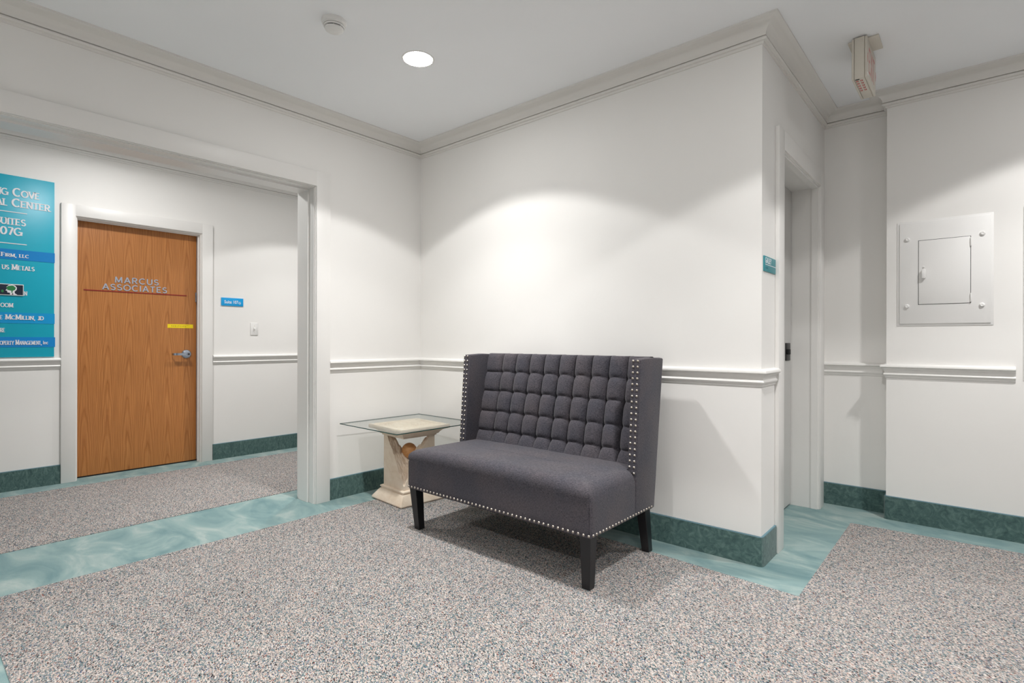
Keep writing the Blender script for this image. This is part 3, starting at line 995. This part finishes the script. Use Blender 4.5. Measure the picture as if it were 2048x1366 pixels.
# front part of the seat runs the full width, the rear part sits between the wings
def seat_mesh():
    m = MB()
    r = .055
    nx, ny = 64, 40
    yb = -.27
    ix0, ix1 = SX0+.05, SX1-.05
    def top(x, y):
        u = (x-SX0)/(SX1-SX0)
        v = (y-SYF)/(yb-SYF)
        crown_ = .030*(1-(2*u-1)**4)*math.sin(math.pi*min(1, .25+.75*v))**.7
        sag = .012*math.exp(-((u-.62)/.16)**2-((v-.55)/.3)**2)+.010*math.exp(-((u-.25)/.15)**2-((v-.5)/.3)**2)
        return .478+crown_-sag
    # plan outline is a T; build as profile rings around the outline
    return top
top = seat_mesh()
def seat():
    m = MB()
    # plan outline (counter-clockwise) with small radius at the front corners
    rc_ = .022
    out = []
    def ca(cx, cy, a0, a1, n=5):
        for i in range(n+1):
            a = math.radians(a0+(a1-a0)*i/n)
            out.append((cx+rc_*math.cos(a), cy+rc_*math.sin(a)))
    def seg(a, b_, n):
        for i in range(1, n):
            out.append((a[0]+(b_[0]-a[0])*i/n, a[1]+(b_[1]-a[1])*i/n))
    ca(SX0+rc_, SYF+rc_, 180, 270)
    seg((SX0+rc_, SYF), (SX1-rc_, SYF), 44)
    ca(SX1-rc_, SYF+rc_, 270, 360)
    seg((SX1, SYF+rc_), (SX1, SYB), 14)
    out.append((SX1, SYB))
    out.append((SX1-.052, SYB))
    seg((SX1-.052, SYB), (SX1-.052, -.26), 6)
    out.append((SX1-.052, -.26))
    seg((SX1-.052, -.26), (SX0+.052, -.26), 44)
    out.append((SX0+.052, -.26))
    seg((SX0+.052, -.26), (SX0+.052, SYB), 6)
    out.append((SX0+.052, SYB))
    out.append((SX0, SYB))
    seg((SX0, SYB), (SX0, SYF+rc_), 14)
    cx_, cy_ = (SX0+SX1)/2, -.56
    hwx, hwy = (SX1-SX0)/2, .285
    def inset(p, d):
        """move inwards from the front and the side edges"""
        x = min(max(p[0], SX0+d), SX1-d)
        y = max(p[1], SYF+d)
        return (x, y)
    R = .052
    rings = []
    def bulge(p, z):
        f = math.sin(math.pi*min(max((z-SZ0)/(.44-SZ0), 0), 1))
        u = (p[0]-SX0)/(SX1-SX0)
        return .006*f
    zs = [SZ0, SZ0+.008, SZ0+.04, SZ0+.08, SZ0+.12, SZ0+.155]
    n = len(out)
    def add_ring(fn):
        rings.append([fn(p) for p in out])
    for i, z in enumerate(zs):
        d = .004 if i == 0 else 0
        add_ring(lambda p, d=d, z=z: (*[q for q in inset(p, d)], z))
    # slight roll over the front seam, then the rounded shoulder
    for k in range(1, 8):
        a = math.pi/2*k/7
        def fn(p, a=a):
            ro = R
            q = inset(p, ro*(1-math.cos(a)) - .010*math.sin(2*a)*0)
            zt_ = top(q[0], q[1])
            z0_ = zs[-1]
            sh = (zt_-z0_)
            return (q[0], q[1]-.012*math.sin(2*a)*(1 if p[1] < SYF+.03 else 0), z0_+sh*math.sin(a)**.85)
        add_ring(fn)
    for tI in (.1, .22, .36, .5, .64, .78, .9, .97):
        def fn(p, tI=tI):
            q = inset(p, R)
            x = q[0]+(cx_-q[0])*tI*0
            # shrink towards the centre line of the seat
            y = q[1]+(cy_-q[1])*tI
            x = q[0]+((min(max(q[0], SX0+.3), SX1-.3))-q[0])*tI
            return (x, y, top(x, y))
        add_ring(fn)
    vs_ = [p for r_ in rings for p in r_]
    fs = []
    for i in range(len(rings)-1):
        for j in range(n):
            jj = (j+1) % n
            fs.append((i*n+j, i*n+jj, (i+1)*n+jj, (i+1)*n+j))
    fs.append(tuple(range(n))[::-1])
    fs.append(tuple(range((len(rings)-1)*n, len(rings)*n)))
    m.add(vs_, fs)
    return m
put('seat', seat(), M_FAB, st, 50)
# corner seams of the seat box
for x_ in (SX0+.006, SX1-.006):
    m = MB()
    pts = [(x_, SYF+.004, z) for z in (SZ0+.01, .30, .36, .41)]+[(x_+(.012 if x_ < 1.5 else -.012), SYF+.014, .452), (x_+(.034 if x_ < 1.5 else -.034), SYF+.035, .476)]
    rr = .0026
    rings = [[(p[0]+rr*math.cos(a), p[1]+rr*math.sin(a), p[2]) for a in [k*math.pi/3 for k in range(6)]] for p in pts]
    m.add([q for r_ in rings for q in r_], [(i*6+k, i*6+(k+1) % 6, i*6+6+(k+1) % 6, i*6+6+k) for i in range(len(pts)-1) for k in range(6)])
    put('seam', m, M_FAB, st)

# wings
def yfront(z):
    return -.432+(z-SZ0)*(.056/.80)
def yback(z):
    return -.215+(z-SZ0)*(.104/.80)
WT = .053
ZT = 1.053
def wing(x0, x1):
    bm = bmesh.new()
    prof = [(yfront(SZ0), SZ0), (yback(SZ0), SZ0), (yback(.55), .55), (yback(.85), .85), (yback(ZT-.006), ZT-.006), (-.24, ZT), (yfront(ZT)+.002, ZT-.006), (yfront(.85), .85), (yfront(.55), .55)]
    a = [bm.verts.new((x0, p[0], p[1])) for p in prof]
    c = [bm.verts.new((x1, p[0], p[1])) for p in prof]
    n = len(prof)
    bm.faces.new(a)
    bm.faces.new(c[::-1])
    for i in range(n):
        bm.faces.new((a[i], a[(i+1) % n], c[(i+1) % n], c[i]))
    bmesh.ops.recalc_face_normals(bm, faces=bm.faces)
    ed = [e for e in bm.edges if e.calc_face_angle(0) > .5]
    bmesh.ops.bevel(bm, geom=ed, offset=.009, segments=3, affect='EDGES', profile=.5)
    return MB().bm(bm)
put('wing', wing(SX0, SX0+WT), M_FAB, st)
put('wing', wing(SX1-WT, SX1), M_FAB, st)
# welt strip carrying the nails on each wing front
for x0 in (SX0, SX1-WT):
    m = MB()
    zs = [.47, .6, .8, 1.0, 1.038]
    vs_ = []
    for z in zs:
        vs_ += [(x0+.007, yfront(z)-.0025, z), (x0+WT-.007, yfront(z)-.0025, z), (x0+WT-.005, yfront(z)+.004, z), (x0+.005, yfront(z)+.004, z)]
    fs = [(i*4+k, i*4+(k+1) % 4, i*4+4+(k+1) % 4, i*4+4+k) for i in range(len(zs)-1) for k in range(4)]+[(0, 1, 2, 3), tuple(range(len(vs_)-4, len(vs_)))]
    put('front_welt', m.add(vs_, fs), M_FAB, st)

# tufted backrest
BX0, BX1 = SX0+WT-.004, SX1-WT+.004
COLX = [1.079+.1171*k for k in range(9)]
ROWZ = [.925, .799, .666, .542]
def back_y(z):
    return -.185-(1.05-z)/.6*.125
xe = [BX0]+COLX+[BX1]
ze = [.40]+ROWZ[::-1]+[1.062]
def cell(v, e):
    for i in range(len(e)-1):
        if v <= e[i+1] or i == len(e)-2:
            s_ = (v-e[i])/(e[i+1]-e[i])
            return i, min(max(s_, 0), 1)
def tuft(x, z):
    i, s_ = cell(x, xe)
    # the folds arch up a little between two buttons
    zr = min(ROWZ, key=lambda k: abs(z-k))
    arch = .011*math.sin(math.pi*s_)*math.exp(-((z-zr)/.05)**2) if 0 < i < len(xe)-2 else .004*math.exp(-((z-zr)/.05)**2)
    j, q = cell(z-arch, ze)
    a = 2*s_-1
    if i == 0 and a < 0: a *= .55
    if i == len(xe)-2 and a > 0: a *= .55
    c = 2*q-1
    if j == 0 and c < 0: c *= .3
    if j == len(ze)-2 and c > 0: c *= .25
    px = max(0, 1-abs(a)**2.3)**.5
    pz = max(0, 1-abs(c)**2.6)**.5
    if j == 0:
        fade = .25+.75*max(0, min(1, (z-.47)/.07))
        px = 1-(1-px)*fade
    d_ = .044*px*(.50+.50*pz)
    # fold pulled in at each button
    dx = min(abs(x-k) for k in COLX)
    dd = abs(z-zr)
    d_ -= .010*math.exp(-(dx*dx+dd*dd)/(.016**2))
    return d_-.034
def samples(e, n):
    out = []
    for i in range(len(e)-1):
        for k in range(n):
            t_ = k/n
            t_ = .5-.5*math.cos(math.pi*t_)
            out.append(e[i]+(e[i+1]-e[i])*t_)
    out.append(e[-1])
    return out
XSn = samples(xe, 16)
ZSn = samples(ze, 16)
m = MB()
vs_, nv = [], 0
for x in XSn:
    colv = []
    for z in ZSn:
        d_ = tuft(x, z)
        zz_ = min(z, 1.035+(z-1.035)*.5)
        roll = max(0, (z-1.02)/.042)
        colv.append((x, back_y(z)-d_+.018*roll**2, min(z, ZT+.001)-(.0 if roll < 1 else 0)))
    x_ = x
    # roll over the top and down the rear of the cushion
    last = colv[-1]
    colv.append((x, last[1]+.014, ZT+.002))
    colv.append((x, last[1]+.03, ZT+.001))
    colv.append((x, -.125, ZT-.006))
    nv = len(colv)
    vs_ += colv
fs = [(i*nv+j, (i+1)*nv+j, (i+1)*nv+j+1, i*nv+j+1) for i in range(len(XSn)-1) for j in range(nv-1)]
m.add(vs_, fs)
put('backrest', m, M_FAB, st, 60, recalc=True, label='charcoal biscuit-tufted backrest')
# rear panel
m = MB()
m.prism([(yback(SZ0)-.05, SZ0), (yback(SZ0)-.002, SZ0), (yback(ZT)-.004, ZT-.004), (yback(ZT)-.045, ZT-.004)], 0, SX0+.02, SX1-.02)
put('rear_panel', m, M_FAB, st, 30)
put('underside', MB().box(SX0+.01, SX1-.01, SYF+.01, -.22, SZ0-.004, SZ0+.002), M_SEAM, st, 0)

# legs
def leg(xt, yt, xb, yb, st_, sb, ):
    m = MB()
    a = [(xt+dx*st_/2, yt+dy*st_/2, SZ0) for dx, dy in ((-1, -1), (1, -1), (1, 1), (-1, 1))]
    c = [(xb+dx*sb/2, yb+dy*sb/2, 0.003) for dx, dy in ((-1, -1), (1, -1), (1, 1), (-1, 1))]
    bm = bmesh.new()
    A = [bm.verts.new(p) for p in a]
    B = [bm.verts.new(p) for p in c]
    bm.faces.new(A)
    bm.faces.new(B[::-1])
    for i in range(4):
        bm.faces.new((A[i], B[i], B[(i+1) % 4], A[(i+1) % 4]))
    bmesh.ops.recalc_face_normals(bm, faces=bm.faces)
    bmesh.ops.bevel(bm, geom=list(bm.edges), offset=.002, segments=1, affect='EDGES')
    return m.bm(bm)
put('leg', leg(SX0+.036, -.805, SX0+.046, -.787, .058, .043), M_LEG, st, 20)
put('leg', leg(SX1-.036, -.805, SX1-.048, -.787, .058, .043), M_LEG, st, 20)
put('leg', leg(SX0+.044, -.262, SX0+.05, -.200, .055, .042), M_LEG, st, 20)
put('leg', leg(SX1-.044, -.262, SX1-.05, -.200, .055, .042), M_LEG, st, 20)

# nailheads (one shared mesh, each its own part)
nm = MB()
prof = [(0, .0052), (.0032, .0044), (.0056, .0027), (.0068, .0)]
vs_, fs = [(0, 0, .0052)], []
for r_, h_ in prof[1:]:
    for k in range(10):
        a = 2*math.pi*k/10
        vs_.append((r_*math.cos(a), r_*math.sin(a), h_))
for k in range(10):
    fs.append((0, 1+k, 1+(k+1) % 10))
    for q in range(2):
        fs.append((1+q*10+k, 11+q*10+k, 11+q*10+(k+1) % 10, 1+q*10+(k+1) % 10))
nme = bpy.data.meshes.new('nailhead')
nme.from_pydata(vs_, [], fs)
nme.polygons.foreach_set('use_smooth', [True]*len(nme.polygons))
nme.materials.append(M_NAIL)
FR = (math.pi/2, 0, 0)          # facing -y
N_F = 46
for k in range(N_F):
    x = SX0+.010+(SX1-SX0-.020)*k/(N_F-1)
    inst(nme, 'nailhead', (x, SYF-.0005, SZ0+.012), st, FR)
for side, x in ((1, SX1), (-1, SX0)):
    y = SYF+.022
    k = 0
    while y < -.225:
        inst(nme, 'nailhead', (x+side*.0003, y, SZ0+.012), st, (0, side*math.pi/2, 0))
        y += .0285
for x0 in (SX0, SX1-WT):
    for k in range(20):
        z = .468+(1.037-.468)*k/19
        for dx in (.0135, WT-.0135):
            inst(nme, 'nailhead', (x0+dx, yfront(z)-.003, z), st, (math.pi/2+.07, 0, 0))

# ------------------------------------------------------------------ glass-top stone table
TX, TY, TA = .392, -.425, math.radians(-4.5)
tb = thing('side_table', (TX, TY, 0), 'square glass table on a broken cream stone pedestal in the corner', 'table')
def tr(m, rot=TA):
    c, s_ = math.cos(rot), math.sin(rot)
    m.v = [(TX+v[0]*c-v[1]*s_, TY+v[0]*s_+v[1]*c, v[2]) for v in m.v]
    return m
def sqloft(levels):
    m = MB()
    vs_ = []
    for h, z in levels:
        vs_ += [(-h, -h, z), (h, -h, z), (h, h, z), (-h, h, z)]
    n = len(levels)
    fs = [(i*4+k, i*4+(k+1) % 4, i*4+4+(k+1) % 4, i*4+4+k) for i in range(n-1) for k in range(4)]
    fs += [(3, 2, 1, 0), tuple(range(n*4-4, n*4))]
    return m.add(vs_, fs)
put('foot', tr(sqloft([(.182, .003), (.190, .007), (.192, .014), (.190, .022), (.150, .076), (.143, .079), (.143, .084), (.149, .089), (.149, .096), (.142, .101), (.130, .102)])), M_STONE, tb, 25)
# broken column: a height field over the square, split by a V that slopes down to the front corner
CZ0, CZ1, CH = .098, .463, .130
NG = 76
rnd = random.Random(3)
from mathutils import noise as mnoise
def colz(x, y):
    u = (x+y)/math.sqrt(2)
    w = (x-y)/math.sqrt(2)
    n1 = mnoise.noise(Vector((x*22, y*22, 1.7)))*.022+mnoise.noise(Vector((x*62, y*62, 4.1)))*.015+mnoise.noise(Vector((x*130, y*130, 9.1)))*.008
    vb = .285-.98*max(0, abs(w)-.015) if w > 0 else .285-.5*max(0, -w-.02)
    z = vb+abs(u)*1.30+n1
    return min(max(z, CZ0+.004), CZ1)
m = MB()
vs_, idx = [], {}
for i in range(NG+1):
    for j in range(NG+1):
        x, y = -CH+2*CH*i/NG, -CH+2*CH*j/NG
        idx[i, j] = len(vs_)
        vs_.append((x, y, colz(x, y)))
fs = [(idx[i, j], idx[i+1, j], idx[i+1, j+1], idx[i, j+1]) for i in range(NG) for j in range(NG)]
rim = [(i, 0) for i in range(NG)]+[(NG, j) for j in range(NG)]+[(i, NG) for i in range(NG, 0, -1)]+[(0, j) for j in range(NG, 0, -1)]
bot = {}
for k_ in rim:
    bot[k_] = len(vs_)
    x, y, z = vs_[idx[k_]]
    vs_.append((x, y, CZ0))
for a, c in zip(rim, rim[1:]+rim[:1]):
    fs.append((idx[a], bot[a], bot[c], idx[c]))
fs.append(tuple(bot[k_] for k_ in rim))
put('broken_column', tr(m.add(vs_, fs)), M_STONE, tb, 40, label='cream stone column broken open in a V')
put('ball', tr(MB().lathe([(.054*math.sin(math.pi*k/20), .347-.054*math.cos(math.pi*k/20)) for k in range(21)], (.0, .0, 0), 2, 32)), M_BALL, tb, 60, label='tan ball set in the broken column')
cp = put('capital', tr(sqloft([(.128, .460), (.138, .461), (.140, .471), (.148, .473), (.152, .479), (.160, .490), (.176, .503), (.196, .509), (.206, .512), (.209, .519), (.209, .532), (.206, .5385), (.165, .5385), (.160, .533)])), M_STONE, tb, 25)
def rough(u, v):
    x, y = -.158+.316*u, -.158+.316*v
    e = min(u, 1-u, v, 1-v)
    return (x, y, .5335+(.008*mnoise.noise(Vector((x*40, y*40, 2)))+.005*mnoise.noise(Vector((x*110, y*110, 5))))*min(1, e*12))
put('rough_inlay', tr(MB().grid(rough, 44, 44)), M_STONE, cp, 0)
for dx in (-1, 1):
    for dy in (-1, 1):
        put('pad', tr(MB().lathe([(0, .5385), (.007, .5385), (.007, .5405), (0, .5405)], (dx*.186, dy*.186, 0), 2, 12)), M_WHITEP, cp)
GH, GZ0, GZ1, GA = .340, .5405, .5462, math.radians(-1)
tp = tr(MB().add([(-GH, -GH*1.05, GZ1), (GH, -GH*1.05, GZ1), (GH, GH*1.05, GZ1), (-GH, GH*1.05, GZ1)], [(0, 1, 2, 3)]), GA)
gt = put('glass_top', tp, M_GLASS, tb, 0, label='clear square glass top with dark green edge')
ed = MB()
q = [(-GH, -GH*1.05), (GH, -GH*1.05), (GH, GH*1.05), (-GH, GH*1.05)]
ed.add([(x, y, GZ1) for x, y in q]+[(x, y, GZ0) for x, y in q], [(i, (i+1) % 4, 4+(i+1) % 4, 4+i) for i in range(4)])
put('polished_edge', tr(ed, GA), M_GEDGE, gt, 0)
un = tr(MB().add([(x, y, GZ0) for x, y in q], [(0, 3, 2, 1)]), GA)
put('lower_face', un, M_GLASS, gt, 0)
